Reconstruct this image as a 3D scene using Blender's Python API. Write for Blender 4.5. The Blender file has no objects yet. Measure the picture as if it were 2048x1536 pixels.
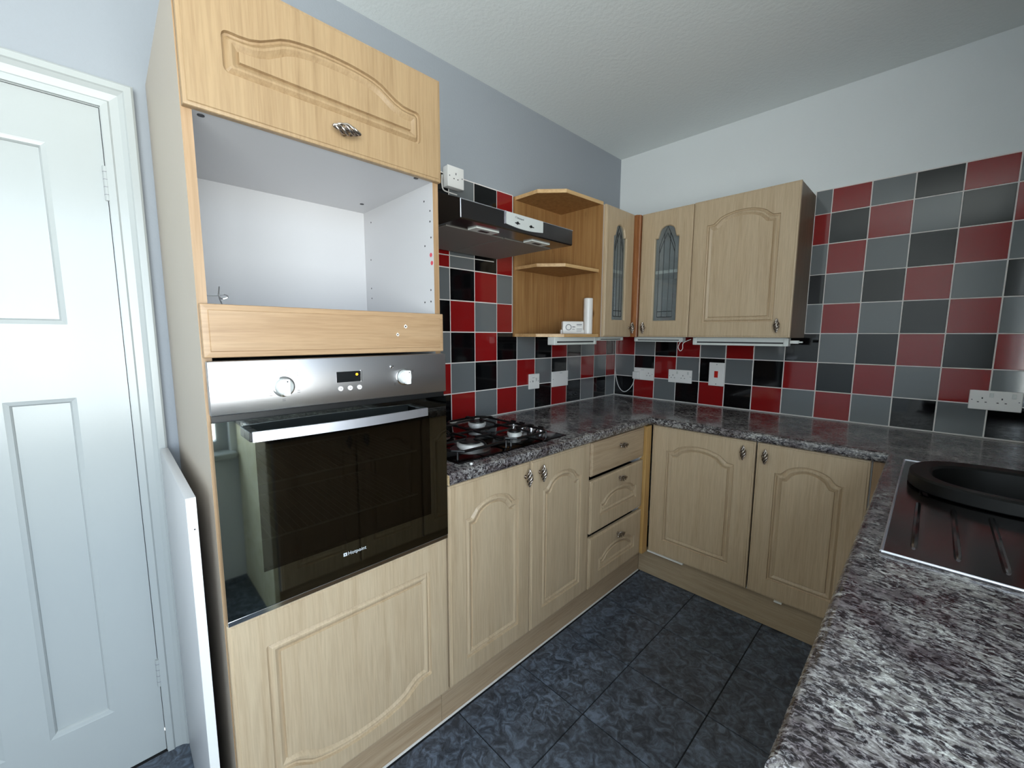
import bpy, bmesh, math, random
from mathutils import Vector, Matrix
random.seed(4)
PI = math.pi
S = bpy.context.scene
COL = S.collection

# ------------------------------------------------------------------ camera, sky, exposure
cd = bpy.data.cameras.new('camera'); cam = bpy.data.objects.new('camera', cd); COL.objects.link(cam)
cd.sensor_width = 36.0; cd.lens = 826.15 / 2048 * 36.0; cd.clip_start = 0.03; cd.clip_end = 60
cam.matrix_world = Matrix(((0.700189, -0.086572, 0.708689, 1.62964),
                           (0.713949, 0.080027, -0.69561, -2.65365),
                           (0.003506, 0.993026, 0.117843, 1.34248), (0, 0, 0, 1)))
S.camera = cam
S.view_settings.view_transform = 'Standard'; S.view_settings.look = 'None'
S.view_settings.gamma = 1.0; S.view_settings.use_curve_mapping = False
S.view_settings.exposure = 0.0
SKY = 12.8
w = bpy.data.worlds.new('overcast_sky'); S.world = w; w.use_nodes = True
nt = w.node_tree; nt.nodes.clear()
wo = nt.nodes.new('ShaderNodeOutputWorld'); bg = nt.nodes.new('ShaderNodeBackground')
tc = nt.nodes.new('ShaderNodeTexCoord'); sp = nt.nodes.new('ShaderNodeSeparateXYZ'); rp = nt.nodes.new('ShaderNodeValToRGB')
nt.links.new(tc.outputs['Generated'], sp.inputs[0]); nt.links.new(sp.outputs['Z'], rp.inputs[0])
e = rp.color_ramp.elements
e[0].position = 0.0; e[0].color = (1.30, 1.32, 1.29, 1)
e[1].position = 0.06; e[1].color = (.76, .86, .98, 1)
x_ = e.new(1.0); x_.color = (.76, .87, 1.0, 1)
nt.links.new(rp.outputs[0], bg.inputs[0]); bg.inputs[1].default_value = SKY
nt.links.new(bg.outputs[0], wo.inputs[0])

def portal(name, loc, rot, sx, sy):
    l = bpy.data.lights.new(name, 'AREA'); l.shape = 'RECTANGLE'; l.size = sx; l.size_y = sy
    l.cycles.is_portal = True
    o = bpy.data.objects.new(name, l); COL.objects.link(o); o.location = loc; o.rotation_euler = rot
    return o
RW = 2.18            # inner face of the window wall
WY0, WY1, WZ0, WZ1 = -3.95, -2.215, 0.715, 2.16
portal('window_daylight', (RW + 0.12, (WY0 + WY1) / 2, (WZ0 + WZ1) / 2), (0, PI / 2, 0), WZ1 - WZ0, WY1 - WY0)
RY = -4.6

# ------------------------------------------------------------------ materials
def srgb(r, g, b):
    f = lambda c: (c / 255 / 12.92) if c / 255 <= .04045 else ((c / 255 + .055) / 1.055) ** 2.4
    return (f(r), f(g), f(b), 1)

def mat(name, col=(.5, .5, .5, 1), rough=.5, metal=0, spec=.5, coat=0, ior=None, emis=None):
    m = bpy.data.materials.new(name); m.use_nodes = True
    b = m.node_tree.nodes['Principled BSDF']
    b.inputs['Base Color'].default_value = col; b.inputs['Roughness'].default_value = rough
    b.inputs['Metallic'].default_value = metal; b.inputs['Specular IOR Level'].default_value = spec
    b.inputs['Coat Weight'].default_value = coat; b.inputs['Coat Roughness'].default_value = .05
    if ior: b.inputs['IOR'].default_value = ior
    if emis: b.inputs['Emission Color'].default_value = emis; b.inputs['Emission Strength'].default_value = 3
    return m

class N:
    """small helper around a material's node tree"""
    def __init__(s, m): s.t = m.node_tree; s.b = s.t.nodes['Principled BSDF']; s.m = m
    def n(s, typ, **k):
        nd = s.t.nodes.new(typ)
        for a, v in k.items():
            if a.startswith('i_'): nd.inputs[a[2:].replace('_', ' ')].default_value = v
            else: setattr(nd, a, v)
        return nd
    def l(s, a, b): s.t.links.new(a, b)
    def coords(s, scale, rnd=True):
        tc = s.n('ShaderNodeTexCoord'); mp = s.n('ShaderNodeMapping'); mp.inputs['Scale'].default_value = scale
        s.l(tc.outputs['Object'], mp.inputs['Vector'])
        if rnd:
            oi = s.n('ShaderNodeObjectInfo'); mu = s.n('ShaderNodeMath', operation='MULTIPLY'); mu.inputs[1].default_value = 37.0
            s.l(oi.outputs['Random'], mu.inputs[0]); cb = s.n('ShaderNodeCombineXYZ')
            for i in range(3): s.l(mu.outputs[0], cb.inputs[i])
            s.l(cb.outputs[0], mp.inputs['Location'])
        return mp.outputs[0]
    def noise(s, vec, scale, detail=4, rough=.5, dist=0):
        nn = s.n('ShaderNodeTexNoise'); nn.inputs['Scale'].default_value = scale; nn.inputs['Detail'].default_value = detail
        nn.inputs['Roughness'].default_value = rough; nn.inputs['Distortion'].default_value = dist
        s.l(vec, nn.inputs['Vector']); return nn.outputs['Fac']
    def ramp(s, fac, stops):
        r = s.n('ShaderNodeValToRGB'); e = r.color_ramp.elements
        e[0].position, e[0].color = stops[0]; e[1].position, e[1].color = stops[-1]
        for p, c in stops[1:-1]:
            q = e.new(p); q.color = c
        s.l(fac, r.inputs[0]); return r.outputs[0]
    def mix(s, fac, a, b, mode='MIX'):
        m = s.n('ShaderNodeMix', data_type='RGBA', blend_type=mode)
        if isinstance(fac, float): m.inputs[0].default_value = fac
        else: s.l(fac, m.inputs[0])
        for v, i in ((a, 6), (b, 7)):
            if isinstance(v, tuple): m.inputs[i].default_value = v
            else: s.l(v, m.inputs[i])
        return m.outputs[2]
    def bump(s, fac, strength, dist=.002):
        b = s.n('ShaderNodeBump'); b.inputs['Strength'].default_value = strength; b.inputs['Distance'].default_value = dist
        s.l(fac, b.inputs['Height']); s.l(b.outputs[0], s.b.inputs['Normal']); return b

def wood(name, light, mid, dark, axis='z', rough=.42, fine=90, contrast=1.0, knots=False):
    m = mat(name, light, rough); k = N(m)
    sc = {'z': (1, 1, .045), 'y': (1, .045, 1), 'x': (.045, 1, 1)}[axis]
    v = k.coords(sc)
    a = k.noise(v, 42, 4, .55, .5)
    b = k.noise(v, fine * 2.2, 3, .6, .3)
    c1 = k.ramp(a, [(.30, dark), (.46, mid), (.62, light)])
    c2 = k.ramp(b, [(.35, tuple(x * (1 - .20 * contrast) for x in mid[:3]) + (1,)), (.62, light)])
    c = k.mix(.5, c1, c2)
    if knots:
        tcv = k.coords((1, 1, .5)); vo = k.n('ShaderNodeTexVoronoi'); vo.inputs['Scale'].default_value = 7
        k.l(tcv, vo.inputs['Vector'])
        kf = k.ramp(vo.outputs['Distance'], [(.0, (1, 1, 1, 1)), (.10, (0, 0, 0, 1))])
        c = k.mix(kf, c, tuple(x * .35 for x in dark[:3]) + (1,))
    k.l(c, k.b.inputs['Base Color'])
    k.bump(b, .18, .001)
    return m

OAK = wood('oak_foil', srgb(200, 178, 148), srgb(193, 169, 138), srgb(179, 154, 122))
OAKH = wood('oak_foil_horizontal', srgb(192, 168, 138), srgb(183, 157, 127), srgb(164, 136, 104), axis='y')
OAKHX = wood('oak_foil_horizontal_x', srgb(182, 162, 134), srgb(172, 150, 122), srgb(158, 136, 106), axis='x')
OAKT = wood('oak_foil_tan', srgb(165, 139, 105), srgb(157, 130, 97), srgb(140, 113, 81))
OAKHT = wood('oak_foil_tan_horizontal', srgb(172, 142, 109), srgb(163, 131, 98), srgb(143, 111, 79), axis='y')
EDGE = wood('oak_edging', srgb(172, 142, 110), srgb(158, 127, 93), srgb(138, 105, 73), fine=50)
PINE = wood('shelf_pine', srgb(172, 132, 84), srgb(156, 112, 66), srgb(134, 90, 48), knots=True, fine=30)
PINELT = wood('pine_edge', srgb(214, 178, 128), srgb(202, 160, 108), srgb(184, 140, 90), axis='y', fine=40)
POST = wood('pine_post', srgb(206, 166, 106), srgb(192, 148, 86), srgb(150, 104, 56), knots=True, fine=40)
REDPOST = wood('corner_post_wood', srgb(168, 112, 70), srgb(140, 86, 50), srgb(96, 54, 30), fine=60)
SIDE = mat('tower_side_laminate', srgb(186, 174, 160), .5)
SIDEDK = wood('cabinet_side_brown', srgb(122, 100, 76), srgb(108, 86, 64), srgb(90, 70, 50))
CREAM = mat('cream_end_panel', srgb(222, 212, 178), .35)
k = N(CREAM); v = k.coords((1, 1, 1)); k.l(k.ramp(k.noise(v, 4, 4, .6, 3), [(.3, srgb(222, 213, 172)), (.6, srgb(244, 238, 208))]), k.b.inputs['Base Color'])
WHITEM = mat('melamine_white', srgb(200, 199, 201), .35)
k = N(WHITEM); v = k.coords((1, 1, 1)); k.bump(k.noise(v, 300, 2), .12, .0008)
EDGEW = mat('white_edging', srgb(236, 234, 230), .35)

def worktop_mat():
    m = mat('speckled_laminate', (.2, .2, .2, 1), .17, spec=.75, coat=.35); k = N(m)
    v = k.coords((1, 1, 1), False)
    v2 = k.coords((.62, 1, 1), False)
    a = k.noise(v2, 185, 5, .72, .7); b = k.noise(v, 9, 4, .55, .8); c = k.noise(v2, 64, 5, .68, 1.1)
    c1 = k.ramp(a, [(.42, srgb(16, 13, 18)), (.49, srgb(52, 47, 54)), (.53, srgb(128, 127, 134)), (.60, srgb(226, 229, 227))])
    c2 = k.ramp(c, [(.42, srgb(24, 19, 22)), (.495, srgb(80, 70, 72)), (.58, srgb(190, 189, 184))])
    mx = k.mix(.45, c1, c2)
    d = k.ramp(b, [(.40, (.40, .34, .36, 1)), (.62, (1.08, 1.06, 1.02, 1))])
    k.l(k.mix(1.0, mx, d, 'MULTIPLY'), k.b.inputs['Base Color'])
    rg = k.ramp(c, [(.42, (.10, .10, .10, 1)), (.60, (.46, .46, .46, 1))]); k.l(rg, k.b.inputs['Roughness'])
    k.bump(a, .22, .0009)
    return m
WORK = worktop_mat()

def tile_mat(name, col, rough=.06):
    m = mat(name, col, rough, spec=.5); k = N(m)
    return m
T_RED = tile_mat('tile_red', srgb(138, 24, 25)); T_BLK = tile_mat('tile_black', srgb(9, 9, 11)); T_GRY = tile_mat('tile_grey', srgb(107, 111, 113))
GROUT = mat('grout', srgb(232, 226, 222), .8)

def paint(name, col, bs=.25, sc=120, rough=.85):
    m = mat(name, col, rough, spec=.25); k = N(m); v = k.coords((1, 1, 1), False)
    k.bump(k.noise(v, sc, 4, .6), bs, .003); return m
LILAC = paint('lilac_grey_paint', srgb(156, 161, 168))
WHITEP = paint('white_wall_paint', srgb(236, 239, 240))
CEIL = paint('textured_ceiling_paint', srgb(236, 240, 239), .55, 55)
GLOSSW = mat('white_gloss_paint', srgb(174, 178, 178), .22, spec=.5)
k = N(GLOSSW); v = k.coords((1, 1, .35)); k.bump(k.noise(v, 14, 4), .16, .004)

def floor_mat():
    m = mat('slate_floor_tile', (.03, .03, .04, 1), .32, spec=.5); k = N(m); v = k.coords((1, 1, 1))
    a = k.noise(v, 26, 6, .7, 1.2); b = k.noise(v, 5, 3)
    c = k.ramp(a, [(.38, srgb(50, 55, 64)), (.5, srgb(74, 82, 94)), (.66, srgb(108, 120, 138))])
    k.l(k.mix(1.0, c, k.ramp(b, [(.3, (.8, .8, .8, 1)), (.7, (1.1, 1.1, 1.1, 1))]), 'MULTIPLY'), k.b.inputs['Base Color'])
    k.bump(a, .10, .0015); return m
FLOORT = floor_mat(); FGROUT = mat('dark_floor_grout', srgb(24, 25, 28), .9)

STEEL = mat('brushed_steel', srgb(178, 176, 178), .3, 1)
k = N(STEEL); v = k.coords((1, .02, 1), False); k.bump(k.noise(v, 900, 2), .08, .0005)
k.b.inputs['Anisotropic'].default_value = .6
STEELD = mat('dark_hob_steel', srgb(62, 59, 61), .13, 1)
BURN = mat('burner_base_steel', srgb(130, 130, 132), .3, 1)
RING = mat('burner_ring_alloy', srgb(225, 225, 222), .5, .35)
SINKST = mat('sink_steel', srgb(132, 128, 130), .16, 1)
HOODST = mat('hood_steel', srgb(112, 108, 108), .2, 1)
HOODF = mat('hood_filter_mesh', srgb(150, 146, 140), .55, .6)
k = N(HOODF); v = k.coords((1, 1, 1), False); ch = k.n('ShaderNodeTexChecker'); ch.inputs['Scale'].default_value = 260; k.l(v, ch.inputs['Vector'])
k.bump(ch.outputs['Fac'], .25, .001)
CHROME = mat('chrome', srgb(225, 225, 228), .1, 1)
ALU = mat('aluminium', srgb(232, 234, 244), .42, 1)
PEWTER = mat('antique_pewter', srgb(178, 168, 160), .26, 1)
IRON = mat('black_enamel_iron', srgb(12, 12, 13), .35)
BLACK = mat('black_plastic', srgb(10, 10, 11), .4)
MATTB = mat('black_rubbery_plastic', srgb(9, 10, 9), .45, spec=.3)
PLAST = mat('white_plastic', srgb(236, 234, 232), .3)
PLASTG = mat('silver_plastic', srgb(205, 208, 206), .3, .2)
LAMPW = mat('lamp_housing_white', srgb(222, 226, 222), .35)
GREYP = mat('grey_print', srgb(120, 120, 128), .5)
DARKP = mat('dark_print', srgb(48, 48, 52), .5)
LOGOP = mat('silver_print', srgb(205, 208, 210), .4)
REDP = mat('red_switch', srgb(196, 32, 22), .3)
SEAL = mat('white_sealant', srgb(226, 222, 218), .4)
CHIP = mat('raw_chipboard', srgb(196, 172, 130), .9)
k = N(CHIP); v = k.coords((1, 1, 1)); k.l(k.ramp(k.noise(v, 120, 4), [(.35, srgb(150, 120, 80)), (.6, srgb(214, 190, 150))]), k.b.inputs['Base Color'])
AMBER = mat('amber_indicator', srgb(255, 170, 30), .3, emis=srgb(255, 160, 30))
LEAD = mat('lead_came', srgb(38, 40, 42), .4, .6)

def mirror_black():
    m = mat('black_oven_glass', srgb(124, 129, 127), .03, 1.0); return m
OVG = mirror_black()
def thin_glass(name, tint, refl):
    m = bpy.data.materials.new(name); m.use_nodes = True; t = m.node_tree; t.nodes.clear()
    o = t.nodes.new('ShaderNodeOutputMaterial'); mx = t.nodes.new('ShaderNodeMixShader')
    tr = t.nodes.new('ShaderNodeBsdfTransparent'); gl = t.nodes.new('ShaderNodeBsdfGlossy')
    tr.inputs[0].default_value = tint; gl.inputs['Roughness'].default_value = .04; gl.inputs[0].default_value = (1, 1, 1, 1)
    mx.inputs[0].default_value = refl
    t.links.new(tr.outputs[0], mx.inputs[1]); t.links.new(gl.outputs[0], mx.inputs[2]); t.links.new(mx.outputs[0], o.inputs[0]); return m
WINGL = thin_glass('window_glass', (.95, .97, .97, 1), .06)
CABGL = thin_glass('cabinet_glass', (.92, .96, .96, 1), .06)
t_ = CABGL.node_tree; m2 = t_.nodes.new('ShaderNodeMixShader'); df = t_.nodes.new('ShaderNodeBsdfDiffuse'); df.inputs[0].default_value = (.36, .39, .40, 1)
m2.inputs[0].default_value = .20; out_ = [n for n in t_.nodes if n.type == 'OUTPUT_MATERIAL'][0]; src_ = out_.inputs[0].links[0].from_socket
t_.links.new(src_, m2.inputs[1]); t_.links.new(df.outputs[0], m2.inputs[2]); t_.links.new(m2.outputs[0], out_.inputs[0])
OVWIN = thin_glass('oven_window_glass', (.27, .27, .24, 1), .07)

# ------------------------------------------------------------------ object helpers
WL = {}
def B(): return bmesh.new()
def box(bm, x0, x1, y0, y1, z0, z1, bev=0, seg=2):
    a = [bm.verts.new((x, y, z)) for x in (x0, x1) for y in (y0, y1) for z in (z0, z1)]
    F = [(0, 1, 3, 2), (4, 6, 7, 5), (0, 4, 5, 1), (2, 3, 7, 6), (0, 2, 6, 4), (1, 5, 7, 3)]
    fs = [bm.faces.new([a[i] for i in f]) for f in F]
    if bev: bmesh.ops.bevel(bm, geom=list({e for f in fs for e in f.edges}), offset=bev, segments=seg, affect='EDGES', profile=.5)
    return fs
def rings(bm, loops, cap0=True, cap1=True, close=True):
    vs = [[bm.verts.new(p) for p in L] for L in loops]; n = len(vs[0])
    for a, b in zip(vs, vs[1:]):
        for i in range(n if close else n - 1):
            j = (i + 1) % n; bm.faces.new((a[i], a[j], b[j], b[i]))
    if cap0: bm.faces.new(vs[0][::-1])
    if cap1: bm.faces.new(vs[-1])
    return vs
AX = {'x': (Vector((0, 1, 0)), Vector((0, 0, 1)), Vector((1, 0, 0))), 'y': (Vector((0, 0, 1)), Vector((1, 0, 0)), Vector((0, 1, 0))), 'z': (Vector((1, 0, 0)), Vector((0, 1, 0)), Vector((0, 0, 1)))}
def lathe(bm, c, axis, prof, seg=20, a=1, b=1):
    u, v, w_ = AX[axis]; c = Vector(c)
    rings(bm, [[c + u * (r * a * math.cos(2 * PI * i / seg)) + v * (r * b * math.sin(2 * PI * i / seg)) + w_ * h for i in range(seg)] for r, h in prof])
def cyl(bm, c, axis, r, h, seg=16, bev=0):
    if bev: lathe(bm, c, axis, [(r, 0), (r, h - bev), (r - bev, h)], seg)
    else: lathe(bm, c, axis, [(r, 0), (r, h)], seg)
def tube(bm, pts, r, seg=8):
    pts = [Vector(p) for p in pts]; L = []
    up = None
    for i, p in enumerate(pts):
        t = (pts[min(i + 1, len(pts) - 1)] - pts[max(i - 1, 0)]).normalized()
        if up is None: up = t.orthogonal().normalized()
        up = (up - t * up.dot(t)).normalized(); s = t.cross(up); rr = r[i] if isinstance(r, list) else r
        L.append([p + (up * math.cos(2 * PI * k / seg) + s * math.sin(2 * PI * k / seg)) * rr for k in range(seg)])
    rings(bm, L)
def spline(P, n=8):
    P = [Vector(p) for p in P]; out = []
    for i in range(len(P) - 1):
        a, b, c, d = P[max(i - 1, 0)], P[i], P[i + 1], P[min(i + 2, len(P) - 1)]
        for k in range(n):
            t = k / n
            out.append(.5 * ((2 * b) + (c - a) * t + (2 * a - 5 * b + 4 * c - d) * t * t + (3 * b - a - 3 * c + d) * t ** 3))
    return out + [P[-1]]
def cells(bm, ax, c0, c1, us, vs, keep):
    """slab between c0 and c1 along ax, made of the kept cells of a grid, one connected surface"""
    def P(u, v, c): return {'x': (c, u, v), 'y': (u, c, v), 'z': (u, v, c)}[ax]
    vm = {}
    def V(i, j, k):
        if (i, j, k) not in vm: vm[(i, j, k)] = bm.verts.new(P(us[i], vs[j], (c0, c1)[k]))
        return vm[(i, j, k)]
    nu, nv = len(us) - 1, len(vs) - 1
    K = lambda i, j: 0 <= i < nu and 0 <= j < nv and keep((us[i] + us[i + 1]) / 2, (vs[j] + vs[j + 1]) / 2)
    for i in range(nu):
        for j in range(nv):
            if not K(i, j): continue
            for k in (0, 1): bm.faces.new([V(i, j, k), V(i + 1, j, k), V(i + 1, j + 1, k), V(i, j + 1, k)])
            for di, dj, a, b in ((-1, 0, (i, j), (i, j + 1)), (1, 0, (i + 1, j), (i + 1, j + 1)), (0, -1, (i, j), (i + 1, j)), (0, 1, (i, j + 1), (i + 1, j + 1))):
                if not K(i + di, j + dj): bm.faces.new([V(*a, 0), V(*b, 0), V(*b, 1), V(*a, 1)])
def smooth_by_angle(me, ang=24):
    for p in me.polygons: p.use_smooth = True
    try: me.set_sharp_from_angle(angle=math.radians(ang))
    except Exception: pass
def obj(name, bm, m, parent=None, label=None, smooth=True, kind=None, origin=None, ang=24):
    bmesh.ops.recalc_face_normals(bm, faces=bm.faces)
    xs = [v.co for v in bm.verts]
    o0 = Vector(origin) if origin else Vector(((min(v.x for v in xs) + max(v.x for v in xs)) / 2, (min(v.y for v in xs) + max(v.y for v in xs)) / 2, min(v.z for v in xs)))
    for v in bm.verts: v.co -= o0
    me = bpy.data.meshes.new(name); bm.to_mesh(me); bm.free()
    for mm in (m if isinstance(m, (list, tuple)) else [m]): me.materials.append(mm)
    if smooth: smooth_by_angle(me, ang)
    o = bpy.data.objects.new(name, me); COL.objects.link(o)
    place(o, o0, parent)
    if label: o['label'] = label
    if kind: o['kind'] = kind
    return o
def place(o, loc, parent=None):
    loc = Vector(loc); WL[o.name] = loc
    if parent: o.parent = parent; o.location = loc - WL[parent.name]
    else: o.location = loc
def thing(name, loc, label, cat, group=None):
    o = bpy.data.objects.new(name, None); COL.objects.link(o); o.empty_display_size = .1; place(o, loc)
    return tag(o, label, cat, group)
def tag(o, label, cat, group=None):
    o['label'] = label; o['category'] = cat
    if group: o['group'] = group
    return o
def struct(o): o['kind'] = 'structure'; return o
def pbox(name, m, parent, *d, bev=0, label=None, kind=None):
    bm = B(); box(bm, *d, bev=bev); return obj(name, bm, m, parent, label, kind=kind, smooth=False)
def copy_mesh(src, loc, parent, name=None, m=None):
    c = bpy.data.objects.new(name or src.name.split('.')[0], src.data); COL.objects.link(c); place(c, loc, parent); return c

FR = {'+x': lambda P: (lambda u, v, w_: (P + w_, u, v)), '-y': lambda P: (lambda u, v, w_: (u, P - w_, v)), '-x': lambda P: (lambda u, v, w_: (P - w_, -u, v))}

# ------------------------------------------------------------------ room shell
WT = .10; PW = -.004                      # wall paint plane sits a little behind the tile faces
CZ = 2.55
LX, DY0, DY1, DZ = PW, -3.376, -2.616, 1.945
bm = B()
cells(bm, 'x', -WT, PW, [RY - WT, DY0 - .004, DY1 + .004, WT], [-.02, DZ + .004, CZ + .1], lambda y, z: not (DY0 < y < DY1 and z < DZ))
wall_left = struct(obj('wall_left', bm, LILAC, smooth=False))
bm = B(); cells(bm, 'y', -PW, WT, [PW, RW + WT], [-.02, CZ + .1], lambda a, b: True)
wall_back = struct(obj('wall_back', bm, WHITEP, smooth=False))
bm = B(); cells(bm, 'x', RW, RW + WT, [RY - WT, WY0, WY1, -PW], [-.02, WZ0, WZ1, CZ + .1], lambda y, z: not (WY0 < y < WY1 and WZ0 < z < WZ1))
wall_right = struct(obj('wall_right', bm, WHITEP, smooth=False))
bm = B(); cells(bm, 'y', RY - WT, RY, [PW, RW + WT], [-.02, CZ + .1], lambda a, z: True)
wall_front = struct(obj('wall_front', bm, WHITEP, smooth=False))
floor = struct(pbox('floor', FGROUT, None, -WT, RW + WT, RY - WT, WT, -.12, -.003))
ceiling = struct(pbox('ceiling', CEIL, None, PW, RW, RY, -PW, CZ, CZ + .09))

# windows
def window(name, ax, c, a0, a1, z0, z1, mull):
    bm = B(); t = .055
    us = [a0, a0 + t]; 
    for q in mull: us += [q - .03, q + .03]
    us += [a1 - t, a1]
    solid = [(us[i], us[i + 1]) for i in range(0, len(us), 2)]
    cells(bm, ax, c, c + .05 * (1 if ax == 'x' else -1), us, [z0, z0 + t, z1 - t, z1], lambda u, z: z < z0 + t or z > z1 - t or any(p < u < q for p, q in solid))
    f = struct(obj(name, bm, GLOSSW, smooth=False))
    for i in range(1, len(us) - 1, 2):
        if ax == 'x': pbox('pane', WINGL, f, c + .02, c + .026, us[i] - .005, us[i + 1] + .005, z0 + t - .005, z1 - t + .005)
        else: pbox('pane', WINGL, f, us[i] - .005, us[i + 1] + .005, c - .026, c - .02, z0 + t - .005, z1 - t + .005)
    if ax == 'x': pbox('sill', GLOSSW, f, RW - .06, c + .01, a0 - .02, a1 + .02, z0 - .03, z0 + .002, bev=.004)
    return f
window('window_1', 'x', RW + .045, WY0, WY1, WZ0, WZ1, [-3.1, -2.72])

# ------------------------------------------------------------------ floor tiles
FT = .313; fx0 = .550; fy0 = -.603; gap = .004
ftm = None
for i in range(-2, 6):
    for j in range(-1, 9):
        x0, x1 = fx0 + i * FT, fx0 + (i + 1) * FT; y1, y0 = fy0 - j * FT, fy0 - (j + 1) * FT
        if x1 > RW: x1 = RW
        if x0 < 0.0: x0 = 0.0
        if x1 - x0 < .03: continue
        if x1 <= .56 and y0 > -2.5: continue
        if x0 > 1.66 and y0 > -2.2: continue
        full = abs(x1 - x0 - FT) < 1e-6
        if full and ftm:
            copy_mesh(ftm, ((x0 + x1) / 2, (y0 + y1) / 2, -.006), floor, 'tile'); continue
        t = pbox('tile', FLOORT, floor, x0 + gap / 2, x1 - gap / 2, y0 + gap / 2, y1 - gap / 2, -.006, 0, bev=.001)
        if full: ftm = t

# ------------------------------------------------------------------ wall tiles
ROW0 = 1.3557 - 3 * .15
zl = [.912] + [ROW0 + .15 * i for i in range(1, 8)] + [2.072]
C = {'R': T_RED, 'K': T_BLK, 'G': T_GRY}
def wall_tiles(parent, face, cols, rows, skip):
    cache = {}
    for ci, (a0, a1) in enumerate(cols):
        for ri in range(8):
            z0, z1 = zl[ri], zl[ri + 1]
            if skip(ci, ri, a0, a1): continue
            aa0, aa1 = a0, a1
            g = .0024
            ch = rows[ri][ci]
            key = (round(aa1 - aa0, 4), round(z1 - z0, 4), ch)
            cx = (aa0 + aa1) / 2; ct = (0.0005, cx, z0 + g) if face == 'L' else (cx, -.0005, z0 + g)
            if key in cache: copy_mesh(cache[key], ct, parent, 'tile'); continue
            if face == 'L': t = pbox('tile', C[ch], parent, -.002, .003, aa0 + g, aa1 - g, z0 + g, z1 - g, bev=.0012)
            else: t = pbox('tile', C[ch], parent, aa0 + g, aa1 - g, -.003, .002, z0 + g, z1 - g, bev=.0012)
            cache[key] = t
            WL[t.name]
rc = [0.004, .158] + [.158 + .15 * i for i in range(1, 14)] + [RW]
colsR = list(zip(rc, rc[1:]))
rowsR = ['KRGKRKRGRGKGKR', 'GKRGKGKRKRGRGR', 'RGKRGRGKGKRKRK', 'KRGKRKGGRGKRGR', 'GKRGKRKKGKRGKR', 'RGKRGKRGRGKRGK', 'GKRGRGKRKRGKRG', 'RGKRGKRGRGKRGK']
rowsR = [r + 'GK' for r in rowsR]
colsR = [(a, b) if abs(a - 1.058) > .001 else (a, b) for a, b in colsR if b - a > .01]
lc = [-.004, -.119] + [-.119 - .15 * i for i in range(1, 12)] + [-1.9]
colsL = [(b, a) for a, b in zip(lc, lc[1:]) if a - b > .01]
rowsL = ['GKGKRKGRGRKGR', 'RGRGKGRGKGRKG', 'KRGKRKGKRKGRK', 'RGKRGRKRGRKGR', 'GKRGKGRGRKGRK', 'RGKRGKRRKGRKG', 'KRGKRGKGRKGRK', 'GKRGKRGRKGKRG']
# narrow the tiles beside the wall cabinets
bm = B()
cells(bm, 'y', -.0012, .0042, [0, 1.138, RW], [.905, 1.3555, 2.0745], lambda a, z: a > 1.138 or z < 1.35)
obj('grout', bm, GROUT, wall_back, smooth=False)
bm = B()
cells(bm, 'x', -.0042, .0012, [-1.92, -1.0545, 0], [.905, 1.3555, 2.0745], lambda y, z: y < -1.0545 or z < 1.35)
obj('grout', bm, GROUT, wall_left, smooth=False)
def skR(ci, ri, a0, a1): return ri >= 3 and a0 < 1.10
wall_tiles(wall_back, 'R', colsR, rowsR, skR)
cut = {}
for ri in range(3, 8):      # cut column beside the solid wall cabinet
    ch = ['G', 'K', 'G', 'R', 'G'][ri - 3]
    pbox('tile', C[ch], wall_back, 1.1425, 1.208 - .0016, -.003, .002, zl[ri] + .0016, zl[ri + 1] - .0016, bev=.0012)
def skL(ci, ri, a0, a1): return ri >= 3 and a1 > -1.10
wall_tiles(wall_left, 'L', colsL, rowsL, skL)
for ri in range(3, 8):      # cut column beside the open shelf unit
    ch = ['R', 'G', 'R', 'G', 'R'][ri - 3]
    pbox('tile', C[ch], wall_left, -.002, .003, -1.169 + .0016, -1.0595, zl[ri] + .0016, zl[ri + 1] - .0016, bev=.0012)
# sealant beads at worktop / wall and in the corner
bm = B(); tube(bm, [(.004, -.005, .9135), (RW, -.005, .9135)], .0035, 6); struct(obj('trim_1', bm, SEAL))
bm = B(); tube(bm, [(.005, -.004, .9135), (.005, -1.92, .9135)], .0035, 6); struct(obj('trim_2', bm, SEAL))
bm = B(); tube(bm, [(.0045, -.0045, .917), (.0045, -.0045, 1.333)], .0035, 6); struct(obj('trim_3', bm, SEAL))

# ------------------------------------------------------------------ shapes for cabinet fronts
def contour(l, r, b, t, h=0, rc=.001, nt=22, flat=.10, flip=False, ogee=.22, round_=False):
    """closed loop (u,v), counter-clockwise, with an arched top that rises h above the shoulders at t"""
    P = []
    def corner(cx, cy, a0):
        for k in range(4):
            a = a0 + PI / 2 * k / 3; P.append((cx + rc * math.cos(a), cy + rc * math.sin(a)))
    corner(l + rc, b + rc, PI); corner(r - rc, b + rc, 1.5 * PI); corner(r - rc, t - rc, 0)
    for k in range(1, nt):
        f = k / nt; u = r - rc - (r - l - 2 * rc) * f; d = min(f, 1 - f) * 2
        if d < flat: y = 0
        else:
            q = (d - flat) / (1 - flat); y = 1 - (1 - q) ** 2.3
            if round_: y = math.sqrt(max(0, 1 - (1 - q) ** 2))
            s = min(1, q / ogee); y *= s * s * (3 - 2 * s) if ogee > 0 else 1
        P.append((u, t + h * y))
    corner(l + rc, t - rc, PI / 2)
    if flip:
        m_ = b + t; P = [(u, m_ - v) for u, v in P][::-1]
        # keep the same start corner order as the unflipped outline
        P = P[::-1]
    return P
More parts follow.
